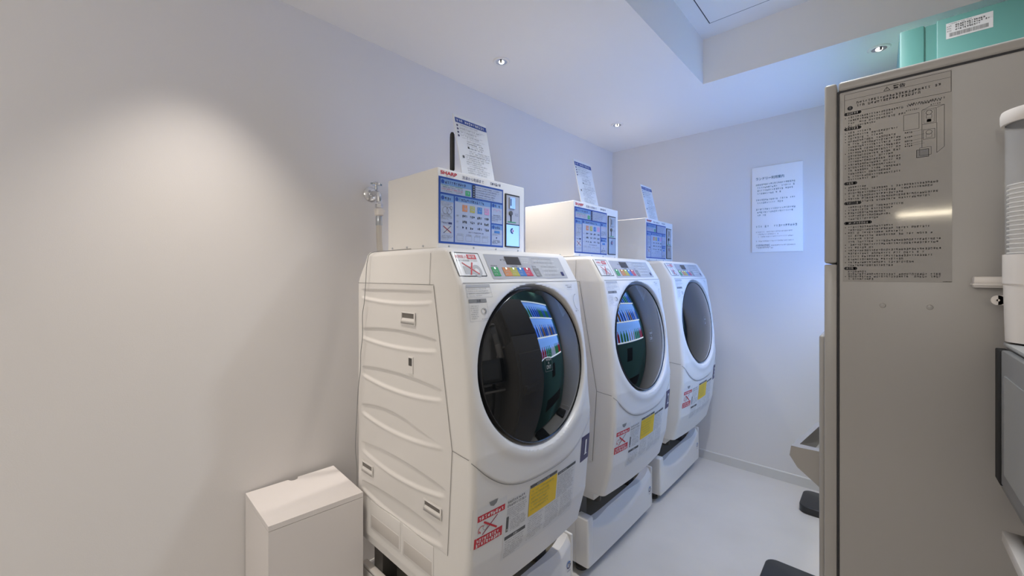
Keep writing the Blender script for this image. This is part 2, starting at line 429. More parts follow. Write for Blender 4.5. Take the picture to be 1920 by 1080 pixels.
def grip(cx, cz, a, b):
    m = MB()   # raised frame; the hollow is a flat face coloured dark as shade
    for (x0, x1, z0, z1) in ((cx - a, cx + a, cz + b - .006, cz + b), (cx - a, cx + a, cz - b, cz - b + .014), (cx - a, cx - a + .007, cz - b, cz + b), (cx + a - .007, cx + a, cz - b, cz + b)):
        m.box(x0, x1, YS - .004, YS + .002, z0, z1, M['panelw'])
    m.build('hand_grip', mw, bevel=.0015)
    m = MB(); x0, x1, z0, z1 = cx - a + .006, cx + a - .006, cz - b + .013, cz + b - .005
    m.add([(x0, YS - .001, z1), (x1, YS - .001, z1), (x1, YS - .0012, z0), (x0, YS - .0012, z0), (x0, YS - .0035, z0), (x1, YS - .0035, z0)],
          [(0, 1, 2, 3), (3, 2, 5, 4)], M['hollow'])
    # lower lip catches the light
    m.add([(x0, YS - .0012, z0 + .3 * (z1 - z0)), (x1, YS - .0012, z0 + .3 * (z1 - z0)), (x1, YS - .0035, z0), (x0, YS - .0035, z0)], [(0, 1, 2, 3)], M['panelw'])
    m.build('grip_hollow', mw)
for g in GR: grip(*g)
m = MB(); m.box(.594, .622, YS - .003, YS + .002, 1.064, 1.119, M['panelw']); m.box(.599, .617, YS - .0036, YS - .001, 1.090, 1.115, M['darkrec']); m.build('side_latch', mw)
# seams of the hood, as fine dark joints
dl = Decal(lambda u, v, o: (u, YC - hw(v) - o - .0012, v), .0003)
dl.line((.251, 1.3585), (.729, 1.3585), .0018, M['seam'], 1, 4)
dl.line((.7315, 1.36), (.8215, .872), .0018, M['seam'], 1, 6); dl.line((.8215, .872), (.800, .553), .0018, M['seam'], 1, 4)
dl.line((.71, 1.3585), (.71, 1.458), .0014, M['seam'], 1, 6)
dl.line((.8215, .872), (.865, .868), .0018, M['seam'], 1, 3); dl.line((.865, .868), (.895, .866), .0018, M['seam'], 1, 3)
dl.done('hood_joint', mw)
fr = lambda u, v, o: (xf(u, v) + o, u, v)
df = Decal(fr, .0026)
pts = [YC - .3125 + .625 * i / 60 for i in range(61)]
for a, b in zip(pts, pts[1:]): df.quad([(a, seamz(a) - .0035), (b, seamz(b) - .0035), (b, seamz(b) - .001), (a, seamz(a) - .001)], M['mgray'], 2)
df.done('front_joint', mw)
df = Decal(fr, .0012); df.line((YC - .30, 1.3655), (YC + .30, 1.3655), .0016, M['mgray'], 3, 30); df.done('panel_joint', mw)
# lower side pockets of the base moulding, raised blocks faced in a darker tone
for k, (x0, x1) in enumerate(((.345, .545), (.56, .73))):
    m = MB(); m.box(x0, x1, YC - .3165, YC - .31, .445, .548, M['panelw'])
    m.box(x0 + .008, x1 - .004, YC - .3172, YC - .312, .452, .500, M['pocket']); m.build('base_pocket', mw, bevel=.002)

# door: black rim and domed smoked glass on the sloping front
def dplane(z): return lerp([(.43, 1.0), (.87, .928), (1.358, .866)], z) if z > .8 else .93
def ell(q, a, hgt):
    y = YC + DA * q * math.cos(a); z = DZ + DBR * q * math.sin(a)
    return (.928 - (z - .87) * .127 + hgt, y, z)
NA = 96
prof = [(1.0, -.040), (1.002, -.012), (.999, -.008), (.992, -.0065), (.984, -.008), (.980, -.016)]
vs_ = [ell(q, 2 * PI * i / NA, hh) for q, hh in prof for i in range(NA)]
fs = [(j * NA + i, j * NA + (i + 1) % NA, (j + 1) * NA + (i + 1) % NA, (j + 1) * NA + i) for j in range(len(prof) - 1) for i in range(NA)]
door = link('door_rim', vs_, fs, M['rim'], mw, smooth=True)
prof = [(.986 * math.sin(PI / 2 * k / 24)) for k in range(24, -1, -1)]
vs_ = [ell(q, 2 * PI * i / NA, -.009 + .040 * (1 - (q / .986) ** 2)) for q in prof[:-1] for i in range(NA)] + [ell(0, 0, .030)]
fs = [(j * NA + i, j * NA + (i + 1) % NA, (j + 1) * NA + (i + 1) % NA, (j + 1) * NA + i) for j in range(23) for i in range(NA)]
fs += [(23 * NA + i, 23 * NA + (i + 1) % NA, 24 * NA) for i in range(NA)]
gl = link('door_glass', vs_, fs, M['glass'], door, smooth=True)
for p in gl.data.polygons: p.use_smooth = True

dm = Decal(lambda u, v, o: (.928 - (v - .87) * .127 - .009 + .040 * (1 - (rho(u, v) / .986) ** 2) + o, u, v), .0008)
dm.frame(1.062, 1.068, 1.102, 1.122, .0006, M['mgray'], 0, 3)
dm.text('WASH', 1.068, 1.102, .010, M['lgray'], 1, width=.029); dm.text('&', 1.079, 1.092, .007, M['lgray'], 1); dm.text('DRY', 1.070, 1.076, .012, M['lgray'], 1, width=.024)
dm.done('door_mark', mw)
# control panel
def pan(u, v, o):   # v is height, on the sloping strip
    return (xf(u, v) + o, u, v)
d = Decal(pan, .0008)
d.rect(.774, 1.386, .884, 1.458, M['sheetw'], 0, 6); d.frame(.774, 1.386, .884, 1.458, .0022, M['ink'], 2, 5)
d.text('大物投入', .783, 1.4405, .0105, M['red'], 3, width=.046)
d.rect(.831, 1.4385, .868, 1.453, M['red'], 2); d.text('厳禁', .835, 1.441, .010, M['sheetw'], 4, width=.028)
d.small(.783, 1.431, .868, .005, M['ink'], 3)
d.quad([(.800, 1.392), (.836, 1.392), (.838, 1.416), (.800, 1.416)], M['lgray'], 2); d.arc((.852, 1.402), .014, 0, 2 * PI, .010, M['lgray'], 2)
d.line((.801, 1.427), (.856, 1.392), .003, M['red'], 4, 2); d.line((.842, 1.428), (.820, 1.390), .0042, M['red'], 5, 2)
d.done('warning_label', mw)
d = Decal(pan, .0008)
d.rect(.907, 1.377, 1.321, 1.457, M['gray'], 0, 8)
d.frame(.907, 1.377, 1.321, 1.457, .001, M['lgray'], 1, 5)
d.small(.975, 1.437, .998, .006, M['ink'])
d.rect(1.062 + .018, 1.426, 1.136, 1.453, M['lgray'], 1, 2); d.para(1.083, 1.43, 1.134, 1.451, 3, M['sheetw'])
d.rect(1.142, 1.380, 1.317, 1.454, M['lgray'], 1, 4)
for r in range(9): d.small(1.18 if r > 2 else 1.146, 1.447 - r * .0075, 1.30, .0045, M['sheetw'] if r % 2 else M['mgray'], 3, random.uniform(.7, 1))
d.rect(1.288, 1.386, 1.305, 1.401, M['navy'], 4)
for u, w in ((.92, .028), (1.012, .04), (1.066, .012), (1.128, .026)): d.small(u, 1.4165, u + w, .005, M['ink'])
d.done('control_panel', mw)
def keypart(name, u0, v0, u1, v1, m, led=None):
    d = Decal(pan, .0020); d.rect(u0, v0, u1, v1, m, 0, 2)
    if led: d.disc(((u0 + u1) / 2, v1 - .0035), .0025, led, 3, 10); d.disc(((u0 + u1) / 2, v1 - .0035), .0042, M['sheetw'], 2, 10)
    d.para(u0 + .004, v0 + .003, u1 - .003, v1 - .009, 2, M['lgray'] if m is not M['lcd'] else m, 1)
    return d.done(name, mw)
keypart('display_window', 1.000, 1.4245, 1.074, 1.4525, M['lcd'])
keypart('button', .917, 1.3855, .948, 1.4150, M['green'], M['ledw'])
for k, c in enumerate((('orange', 'ledw'), ('olive', 'ledw'), ('bluek', 'ledb'), ('redk', 'ledw'))):
    keypart('button', .968 + k * .0357, 1.3855, 1.0030 + k * .0357, 1.4145, M[c[0]], M[c[1]])
keypart('button', 1.128, 1.3835, 1.160, 1.4135, M['mgray'])

# stickers beside the door
d = Decal(fr, .0008)
d.rect(.784, 1.3515, .878, 1.360, M['lgray'], 0, 4); d.frame(.784, 1.322, .878, 1.360, .0008, M['lgray'], 1, 3); d.para(.788, 1.324, .874, 1.351, 4, M['mgray'], h=.0032)
d.frame(.785, 1.322, .878, 1.335, .0007, M['lgray'], 1, 3)
d.done('care_label', mw)
d = Decal(fr, .0008)
d.rect(.787, 1.307, .852, 1.3175, M['mgray'], 1, 3); d.text('注意', .815, 1.3085, .0075, M['ink'], 3)
d.frame(.787, 1.253, .852, 1.3175, .0007, M['lgray'], 1, 3); d.para(.791, 1.258, .822, 1.300, 7, M['mgray'], h=.0034); d.arc((.837, 1.281), .009, 0, 2 * PI, .002, M['lgray'], 2)
d.arc((.837, 1.281), .006, -1.5, 1.5, .003, M['mgray'], 2); d.small(.826, 1.256, .850, .0035, M['mgray'])
d.done('caution_label', mw)
d = Decal(fr, .0008)
d.text('洗剤ケース', 1.282, 1.3465, .0055, M['mgray'], 2, width=.045); d.small(1.290, 1.339, 1.325, .005, M['ink']); d.line((1.285, 1.333), (1.330, 1.333), .0007, M['lgray'])
d.arc((1.345, 1.285), .026, PI * .55, PI * 1.45, .0016, M['mgray'], 2, e=1.15); d.small(1.320, 1.247, 1.350, .005, M['ink'])
d.done('detergent_mark', mw)

# lower front: prohibition label, information sheet, number plate
d = Decal(fr, .0008)
d.rect(.768, .605, .893, .724, M['sheet'], 0, 8)
d.quad([(.822, .7155 + .014), (.828, .717), (.840, .712), (.851, .718), (.856, .7295)], M['mgray'], 1)
d.rect(.783, .683, .886, .701, M['red'], 1, 6); d.small(.787, .686, .882, .011, M['sheetw'], 3, w=.0022)
d.line((.806, .677), (.857, .641), .0055, M['red'], 3, 3); d.line((.857, .680), (.803, .640), .003, M['dred'], 2, 3)
d.arc((.800, .655), .012, PI * .3, PI * 1.2, .002, M['red'], 2); d.arc((.812, .660), .008, 0, 2 * PI, .0012, M['mgray'], 2); d.line((.796, .647), (.792, .654), .003, M['red'], 2)
d.rect(.776, .606, .880, .636, M['red'], 1, 6); d.small(.782, .6215, .872, .010, M['sheetw'], 3, w=.002); d.small(.780, .609, .876, .010, M['sheetw'], 3, w=.002)
d.done('prohibition_label', mw)
d = Decal(fr, .0008)
d.rect(.888, .512, 1.268, .706, M['sheet'], 0, 14)
d.small(.897, .694, .98, .008, M['ink'], fill=.95); d.small(.897, .682, .985, .008, M['ink'])
d.para(.897, .640, .985, .678, 6, M['mgray'], h=.004); d.para(.914, .600, .985, .638, 7, M['dkgray'], h=.0035)
d.rect(.896, .604, .906, .652, M['dkgray'], 1, 3); d.text('警告', .8975, .607, .007, M['sheet'], 3)
d.rect(.893, .579, .985, .590, M['dkgray'], 1, 3); d.text('お願い', .93, .581, .007, M['sheet'], 3)
d.para(.897, .517, .985, .576, 8, M['mgray'], h=.0045)
for c in range(3): d.para(.997 + c * .090, .525, 1.080 + c * .090, .604, 11, M['mgray'], h=.004)
d.para(1.150, .607, 1.262, .686, 13, M['mgray'], h=.0042)
d.rect(1.148, .690, 1.268, .7, M['dkgray'], 1, 4); d.small(1.156, .692, 1.21, .006, M['sheet'], 3)
d.rect(.998, .703, 1.142, .712, M['dkgray'], 1, 4); d.small(1.03, .7045, 1.10, .006, M['sheet'], 3)
d.done('information_sheet', mw)
d = Decal(fr, .0022)
d.rect(.995, .610, 1.142, .702, M['yellow'], 0, 8)
for r in range(6): d.small(1.003, .688 - r * .0125, 1.13, .0065, M['olive'], 2, random.uniform(.6, 1), w=.0012)
d.done('yellow_notice', mw)

def number_plate(digit, parent, dy):
    d = Decal(lambda u, v, o: tuple(Vector(fr(u, v, o)) + Vector((0, dy, 0))), .0010)
    d.rect(1.306, .676, 1.383, .773, M['navy'], 0, 10)
    d.text(digit, 1.328 if digit != '1' else 1.337, .698, .058, M['sheetw'], 3, width=.030 if digit != '1' else .012, bold=.0)
    if digit == '1': d.rect(1.333, .698, 1.355, .7015, M['sheetw'], 3, 2)
    d.done('number_plate', parent)

# ------------------------------------------------------------------ plinth tray under the washer
def plinth():
    t = thing('plinth_stand', 'white moulded stand with curved front under the nearest washing machine', 'stand', (.50, 1.10, 0), 'white stands under the washing machines')
    y0, y1 = .765, 1.465; xF = .77; zt = .272; m = MB()
    zb = .05
    # front wall: scooped above a shallow arc between the end posts
    NY, NZ = 60, 26; F = []
    for j in range(NZ + 1):
        for i in range(NY + 1):
            y = y0 + .01 + (y1 - y0 - .02) * i / NY; s = 2 * i / NY - 1
            ztop = zt - .050 * (1 - abs(s) ** 6); z = zb + (ztop - zb) * j / NZ
            arc = .150 + .09 * s * s
            F.append((xF + .003 * (1 - s * s) - min(.035, .55 * max(0, z - arc)), y, z))
    nf = len(F); G = [(xF - .05, p[1], p[2]) for p in F]
    fs = [(j * (NY + 1) + i, j * (NY + 1) + i + 1, (j + 1) * (NY + 1) + i + 1, (j + 1) * (NY + 1) + i) for j in range(NZ) for i in range(NY)]
    fs += [tuple(nf + k for k in f) for f in fs]
    fs += [(NZ * (NY + 1) + i, NZ * (NY + 1) + i + 1, nf + NZ * (NY + 1) + i + 1, nf + NZ * (NY + 1) + i) for i in range(NY)]
    fs += [(i, i + 1, nf + i + 1, nf + i) for i in range(NY)]
    m.add(F + G, fs, M['white'])
    m.build('front_wall', t, smooth=True)
    for s0 in (0, 1):
        m = MB(); a, b = (y0, y0 + .048) if not s0 else (y1 - .014, y1)
        m.box(.70, xF + .004, a, b, zb, zt + .004, M['white'])
        m.build('corner_post', t, bevel=.010, seg=3)
    for a, b in ((y0 + .004, y0 + .030), (y1 - .030, y1 - .004)):
        m = MB(); m.box(.255, .705, a, b, zb, zt - .01, M['white']); m.box(.255, .69, a - .0, b + (.0), zt - .01, zt, M['cream']); m.build('side_wall', t, bevel=.004)
    m = MB(); m.box(.25, .28, y0 + .01, y1 - .01, zb, zt - .03, M['white']); m.build('rear_wall', t)
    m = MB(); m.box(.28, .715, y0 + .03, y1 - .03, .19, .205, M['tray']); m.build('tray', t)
    for fx in (.33, .70):
        for fy in (y0 + .06, y1 - .06):
            m = MB(); m.lathe((fx, fy, 0), [(.028, 0), (.028, .012), (.018, .016), (.018, .20)], M['darkrec'], n=20); m.build('foot', t)
    for fx in (.34, .78):
        for fy in (YC - .25, YC + .25):
            if fx > .5: fx = .68
            m = MB(); m.box(fx - .03, fx + .03, fy - .03, fy + .03, .205, .352, M['darkrec']); m.build('support_block', t)
    # pale ribbed drain hose lying inside
    d = Decal(lambda u, v, o: (xF + .003 * (1 - ((u - 1.115) / .34) ** 2) + .001 + o, u, v), .001)
    cx, cz = y1 - .032, .155
    d.arc((cx, cz), .013, PI * .15, PI * 1.05, .005, M['bluek'], 1); d.arc((cx, cz), .013, PI * 1.1, PI * 2.05, .005, M['navy'], 1); d.arc((cx, cz + .002), .006, -PI * .5, PI * .8, .003, M['navy'], 1)
    d.rect(cx - .012, cz - .026, cx + .012, cz - .024, M['navy'], 1)
    d.done('blue_emblem', t)
    return t
pl = plinth()

# ------------------------------------------------------------------ payment box on the washer
ZB0 = 1.480
def pay_box():
    y0, y1, x0, x1, z0, z1 = .836, 1.286, .337, .650, ZB0, 1.754
    t = thing('payment_box', 'white coin payment box with antenna on top of the nearest washing machine', 'payment box', (.49, 1.061, ZB0), 'coin payment boxes on top of the washing machines')
    m = MB(); m.box(x0, x1, y0, y1, z0 + .0, z1, M['boxw']); m.build('casing', t, bevel=.005, seg=3)
    # lower flange with screws
    for x in (.372, .47, .57):
        m = MB(); m.lathe((x, y0, z0 + .010), [(.0035, 0), (.0035, -.003), (.0001, -.004)], M['metal'], 'y', 12); m.build('screw', t)
    for y in (.885, 1.0, 1.115, 1.245):
        m = MB(); m.lathe((x1, y, z0 + .008), [(.0035, 0), (.0035, .002), (.0001, .003)], M['metal'], 'x', 12); m.build('screw', t)
    d = Decal(lambda u, v, o: (x1 + o, u, v), .0006)
    d.text('SHARP', .848, 1.7325, .0125, M['red'], 2, width=.072, bold=.025)
    d.small(.868, 1.7265, .905, .0040, M['navy'], 2)
    d.text('洗濯から乾燥まで', .945, 1.7305, .0125, M['navy'], 2, width=.105); d.small(1.085, 1.733, 1.145, .010, M['navy'], 2, w=.0020)
    d.done('header_print', t)
    P0, P1, Q0, Q1 = .840, 1.156, 1.497, 1.7245
    U = lambda a: P0 + (P1 - P0) * a; V = lambda b: Q0 + (Q1 - Q0) * b
    d = Decal(lambda u, v, o: (x1 + o, u, v), .0010)
    d.rect(P0, Q0, P1, Q1, M['blue'], 0)
    def cell(a0, b0, a1, b1, hd=.10):
        d.rect(U(a0), V(b0), U(a1), V(b1), M['cell'], 1); d.rect(U(a0), V(b1 - hd), U(a1), V(b1), M['cellh'], 2)
        d.disc((U(a0) + .009, V(b1 - hd / 2)), .007, M['blue'], 3); d.small(U(a0) + .019, V(b1 - hd * .8), U(a1), .010, M['navy'], 3, .8, w=.0016)
    cell(.025, .765, .47, .97, .085)
    for k, c in enumerate(('green', 'ink', 'red', 'mgray')): d.small(U(.04), V(.865 - k * .027), U(.36), .0045, M[c], 3, .95)
    d.rect(U(.375), V(.775), U(.45), V(.855), M['green'], 3); d.small(U(.385), V(.80), U(.45), .008, M['cell'], 4)
    d.rect(U(.485), V(.765), U(.525), V(.97), M['ink'], 1); 
    for k in range(5): d.disc((U(.505), V(.94 - k * .038)), .0022, M['cell'], 3)
    d.rect(U(.53), V(.765), U(.98), V(.97), M['cell'], 1)
    for k in range(5): d.small(U(.55), V(.93 - k * .038), U(.96), .0045, M['navy'], 3, random.uniform(.6, .95)); d.disc((U(.54), V(.942 - k * .038)), .0014, M['navy'], 3)
    cell(.025, .03, .205, .735)
    d.para(U(.035), V(.56), U(.195), V(.63), 3, M['mgray'], 3, h=.004)
    for a, b, r in ((.09, .50, .012), (.14, .50, .012), (.17, .545, .006)): d.arc((U(a), V(b)), r, 0, 2 * PI, .0014, M['mgray'], 3)
    d.para(U(.035), V(.36), U(.195), V(.45), 4, M['mgray'], 3, h=.004)
    d.small(U(.035), V(.30), U(.12), .006, M['navy'], 3); d.rect(U(.13), V(.295), U(.18), V(.325), M['navy'], 3)
    d.rect(U(.07), V(.16), U(.165), V(.27), M['lgray'], 2)
    d.line((U(.06), V(.26)), (U(.17), V(.165)), .0028, M['dred'], 4); d.line((U(.165), V(.27)), (U(.065), V(.155)), .0022, M['navy'], 3)
    d.para(U(.035), V(.05), U(.195), V(.13), 3, M['mgray'], 3, h=.004)
    cell(.222, .03, .775, .735, .075)
    for k, c in enumerate(('orange', 'olive', 'bluek', 'pink')):
        a = .33 + k * .115
        d.rect(U(a), V(.52), U(a + .075), V(.625), M[c], 3); d.small(U(a + .01), V(.59), U(a + .075), .006, M['cell'], 4, w=.0012); d.small(U(a + .01), V(.55), U(a + .075), .006, M['cell'], 4, w=.0012)
    for r, b in enumerate((.43, .34, .25)):
        d.small(U(.245), V(b), U(.29), .006, M['mgray'], 3)
        for k in range(4): d.small(U(.33 + k * .115), V(b), U(.415 + k * .115), .0085, M['ink'], 3, .95, w=.0016)
    d.small(U(.42), V(.19), U(.66), .005, M['navy'], 3)
    for k in range(4): d.frame(U(.25 + k * .13), V(.06), U(.34 + k * .13), V(.14), .0007, M['mgray'], 3); d.small(U(.255 + k * .13), V(.15), U(.35 + k * .13), .004, M['mgray'], 3)
    cell(.795, .40, .98, .735, .07)
    d.arc((U(.85), V(.60)), .009, 0, PI, .0014, M['pink'], 3); d.arc((U(.92), V(.60)), .009, 0, PI, .0014, M['pink'], 3); d.para(U(.805), V(.43), U(.97), V(.55), 4, M['navy'], 3, h=.0045)
    cell(.795, .03, .98, .375, .08)
    d.rect(U(.84), V(.235), U(.935), V(.275), M['bluek'], 3); d.para(U(.805), V(.19), U(.97), V(.23), 2, M['mgray'], 3, h=.0035); d.disc((U(.88), V(.155)), .003, M['navy'], 3); d.para(U(.805), V(.05), U(.97), V(.12), 3, M['ink'], 3, h=.005)
    d.done('instruction_panel', t)
    # coin panel in a black frame
    a0, a1, b0, b1 = 1.166, 1.252, 1.500, 1.713
    m = MB(); m.box(x1 - .002, x1 + .004, a0, a1, b0, b1, M['dark']); fr_ = m.build('coin_panel', t, bevel=.001)
    m = MB(); m.box(x1 + .002, x1 + .0055, a0 + .005, a1 - .005, b0 + .094, b1 - .006, M['gray']); m.box(x1 + .004, x1 + .011, a0 + .020, a0 + .050, b1 - .058, b1 - .014, M['metal'])
    m.box(x1 + .0062, x1 + .0118, a0 + .023, a0 + .027, b1 - .048, b1 - .02, M['ink'])
    m.lathe((x1 + .005, a0 + .028, b1 - .077), [(.009, 0), (.009, .005), (.0001, .006)], M['dkgray'], 'x', 18)
    m.box(x1 + .005, x1 + .0062, a0 + .027, a0 + .034, b0 + .100, b0 + .130, M['ink']); m.box(x1 + .005, x1 + .0064, a0 + .012, a0 + .060, b0 + .099, b0 + .103, M['green'])
    m.build('coin_slot_plate', fr_)
    m = MB(); m.box(x1 + .002, x1 + .0052, a0 + .005, a1 - .005, b0 + .005, b0 + .090, M['metal']); m.build('coin_return_plate', fr_)
    d = Decal(lambda u, v, o: (x1 + .0052 + o, u, v), .0006)
    d.arc((a0 + .040, b0 + .066), .0085, PI * .45, PI * 1.6, .006, M['navy'], 1); d.disc((a0 + .043, b0 + .066), .004, M['redk'], 0)
    for v in (.078, .082, .086): d.small(a0 + .056, b1 - v, a1 - .012, .0035, M['ink'], 1)
    d.done('coin_emblem', fr_)
    # acrylic card standing on top, leaning back
    c = thing('instruction_card', 'laminated instruction card with blue header leaning back on the nearest payment box', 'sign card', (.598, 1.078, z1), 'laminated cards standing on the payment boxes')
    yl, yr = .992, 1.165
    A = lambda u, v, o: (.598 - (v / .26) * .058 + o, u, z1 + .0005 + v * 1.0)
    m = MB(); H = .255
    m.add([A(yl, 0, 0), A(yr, 0, 0), A(yr, H, 0), A(yl, H, 0), A(yl, 0, -.004), A(yr, 0, -.004), A(yr, H, -.004), A(yl, H, -.004)],
          [(0, 1, 2, 3), (7, 6, 5, 4), (0, 4, 5, 1), (1, 5, 6, 2), (2, 6, 7, 3), (3, 7, 4, 0)], M['sheetw']); m.build('board', c)
    m = MB(); m.box(.560, .598, yl + .03, yl + .06, z1 + .0005, z1 + .003, M['sheetw']); m.box(.560, .598, yr - .06, yr - .03, z1 + .0005, z1 + .003, M['sheetw']); m.build('foot', c)
    d = Decal(A, .0006)
    d.rect(yl + .005, .222, yr - .002, .242, M['blue'], 1); d.small(yl + .012, .226, yr - .01, .011, M['sheetw'], 3, w=.0018)
    for k in range(4):
        d.disc((yl + .012, .210 - k * .014), .0045, M['navy'], 2); d.small(yl + .022, .211 - k * .014, yr - .03, .006, M['mgray'], 2, random.uniform(.7, 1)); d.small(yl + .022, .204 - k * .014, yr - .01, .004, M['lgray'], 2, random.uniform(.7, 1))
    for k in range(4): d.small(yl + .05, .150 - k * .009, yr - .01, .006, M['dkgray'] if k % 2 else M['mgray'], 2, random.uniform(.6, 1))
    for k in range(3): d.small(yl + .055, .112 - k * .008, yr - .008, .005, M['mgray'], 2)
    d.rect(yl + .016, .080, yl + .025, .090, M['dkgray'], 2); d.rect(yl + .05, .124, yl + .058, .132, M['dkgray'], 2)
    for k in range(9): d.small(yl + .032, .092 - k * .0088, yr - .01, .0055, M['mgray'], 2, random.uniform(.5, 1))
    d.rect(yl + .016, .010, yl + .026, .016, M['dkgray'], 2)
    d.done('printed_text', c)
    m = MB(); m.tube([A(yr + .0015, 0, -.002), A(yr + .0015, H - .01, -.002)], .0009, M['dkgray'], 8); m.build('edge_strip', c)
    return t, c
pb, card = pay_box()
LORD = ['', 'middle washing machine', 'farthest washing machine']
WL = ['', 'middle white drum washing machine, marked with number 2', 'farthest white drum washing machine, next to the back wall']
for k in (1, 2):
    w = dup(mw, .82 * k, WL[k]); number_plate(str(k + 1), w, .82 * k - 0.0)
    dup(pl, .82 * k, 'white moulded stand with curved front under the ' + LORD[k])
    dup(pb, .82 * k, 'white coin payment box on top of the ' + LORD[k])
    dup(card, .82 * k, 'laminated instruction card with blue header leaning back on the ' + ('middle' if k == 1 else 'farthest') + ' payment box')
    if k == 2:
        pass
number_plate('1', mw, 0)
# antenna only on the nearest box
m = MB(); m.lathe((.53, .998, 1.754), [(.006, 0), (.006, .004), (.0055, .035), (.0095, .042), (.0095, .165), (.0085, .178), (.005, .185), (.0001, .187)], M['dark'], n=20); m.build('antenna', pb, smooth=True)

# thin cord running down beside the nearest washer
pts = [(.50, .84, 1.484), (.42, .80, 1.479), (.345, .765, 1.472), (.335, .752, 1.44), (.330, .748, 1.36), (.322, .747, 1.29), (.308, .747, 1.24), (.308, .747, 1.16), (.292, .748, 1.09), (.290, .748, 1.03), (.272, .748, .95), (.262, .748, .85), (.246, .750, .72), (.243, .758, .62), (.240, .760, .42)]
m = MB(); m.tube(spline(pts, 6), .0013, M['mgray'], 8); tag(m.build('thin_cord', smooth=True), 'thin grey cord hanging down the side of the nearest washing machine', 'cord')

# tap on the wall and its hose
t = thing('water_tap', 'chrome water tap on the left wall above the nearest washing machine', 'tap', (0, .945, 1.762))
m = MB(); m.lathe((0, .945, 1.762), [(.034, .0005), (.034, .004), (.026, .012), (.014, .015), (.014, .05)], M['chrome'], 'x', 32); m.build('wall_flange', t, smooth=True)
m = MB(); m.tube(spline([(.03, .945, 1.762), (.06, .945, 1.760), (.075, .945, 1.748), (.078, .945, 1.72)], 6), [.014] * 6 + [.013] * 6 + [.012] * 7, M['chrome'], 16); m.lathe((.078, .945, 1.690), [(.013, 0), (.017, .003), (.017, .018), (.013, .022), (.012, .032)], M['chrome'], n=6); m.build('spout', t, smooth=True)
m = MB(); m.lathe((.052, .945, 1.778), [(.007, 0), (.007, .018), (.018, .020), (.020, .028), (.014, .033), (.0001, .034)], M['chrome'], n=20); m.box(.048, .056, .918, .972, 1.799, 1.806, M['chrome']); m.build('handle', t, smooth=True)
t = thing('water_hose', 'cream water hose from the wall tap down behind the nearest washing machine', 'hose', (.078, .945, 1.40))
m = MB(); m.lathe((.078, .945, 1.655), [(.014, 0), (.020, .004), (.020, .030), (.013, .035)], M['cream'], n=24); m.box(.070, .086, .925, .969, 1.672, 1.684, M['cream']); m.build('hose_coupling', t, smooth=True)
m = MB(); m.lathe((.078, .945, 1.612), [(.013, 0), (.0145, .002), (.0145, .040), (.013, .043)], M['metal'], n=24); m.build('metal_sleeve', t, smooth=True)
m = MB(); m.tube(spline([(.078, .945, 1.655), (.078, .945, 1.60), (.080, .945, 1.54), (.088, .95, 1.47), (.115, .965, 1.41), (.15, .98, 1.35), (.165, .985, 1.25), (.165, .985, 1.1)], 8), .0125, M['hose'], 16); m.build('tube', t, smooth=True)

# ------------------------------------------------------------------ white bin by the wall
t = thing('waste_bin', 'small white rectangular bin against the left wall beside the washing machine', 'bin', (.165, .597, 0))
c = [(.006, .4435), (.030, .760), (.322, .742), (.293, .434)]
top = [c[0], (.006 + .0115, .585), (.034, .592), (.038, .602), (.034, .615), (.019, .622), c[1], c[2], c[3]]
m = MB(); m.prism(top, 'z', .560, .577, M['bin']); m.build('lid', t)
m = MB(); ins = [(x, y) for x, y in c]; m.prism(ins, 'z', .004, .5585, M['bin']); m.build('body', t)
m = MB()
m.add([(.050, .5, 0), (.27, .5, 0), (.27, .69, 0), (.05, .69, 0), (.050, .5, .004), (.27, .5, .004), (.27, .69, .004), (.05, .69, .004)], [(0, 1, 2, 3), (4, 5, 6, 7), (0, 1, 5, 4), (1, 2, 6, 5), (2, 3, 7, 6), (3, 0, 4, 7)], M['dark']); m.build('base_pad', t)

# ------------------------------------------------------------------ grey-beige dispenser on the right
YD = 1.35; DX0, DX1 = 1.671, 2.36
t = thing('drink_dispenser', 'tall grey-beige dispenser cabinet with black printed warning text on its side', 'dispenser', (2.0, 1.58, 0))
m = MB(); m.box(DX0 + .002, DX1, YD, 1.83, .02, 1.862, M['taupe']); m.build('cabinet', t, bevel=.003)
m = MB(); m.box(DX0 - .0, DX1 + .004, YD - .002, 1.832, 1.866, 1.890, M['taupe']); m.build('top_cover', t, bevel=.006, seg=3)
m = MB(); m.box(1.642, DX0 - .003, YD - .002, 1.832, 1.420, 1.890, M['taupe']); m.build('upper_door', t, bevel=.006, seg=3)
m = MB(); m.box(1.642, DX0 - .003, YD - .002, 1.832, .03, 1.4165, M['taupe']); m.build('lower_door', t, bevel=.003)
m = MB(); m.box(DX0 - .003, DX0 + .002, YD + .002, 1.828, .03, 1.866, M['ink']); m.box(DX0, DX1, YD + .001, 1.828, 1.861, 1.867, M['ink']); m.build('door_gasket', t)
m = MB(); m.box(1.628, 1.643, YD + .03, 1.80, .10, 1.225, M['taupe']); m.build('front_panel', t, bevel=.006, seg=3)
for x in (1.756, 1.837):
    m = MB(); m.lathe((x, YD, 1.314), [(.006, 0), (.005, -.002), (.0001, -.003)], M['taupe'], 'y', 16); m.build('rivet', t, smooth=True)
# moulded outlet basin
m = MB()
prof = [(1.629, .895), (1.560, .892), (1.556, .865), (1.575, .835), (1.629, .792)]
yA, yB_ = 1.415, 1.70
nn = len(prof)
A0 = [(x, yA, z) for x, z in prof]; B0 = [(min(x + .035, 1.629) if x < 1.62 else x, yB_, z) for x, z in prof]
m.add(A0 + B0, [list(range(nn)), list(range(nn, 2 * nn))[::-1]] + [(i, i + 1, nn + i + 1, nn + i) for i in range(1, nn - 1)], M['taupe'])
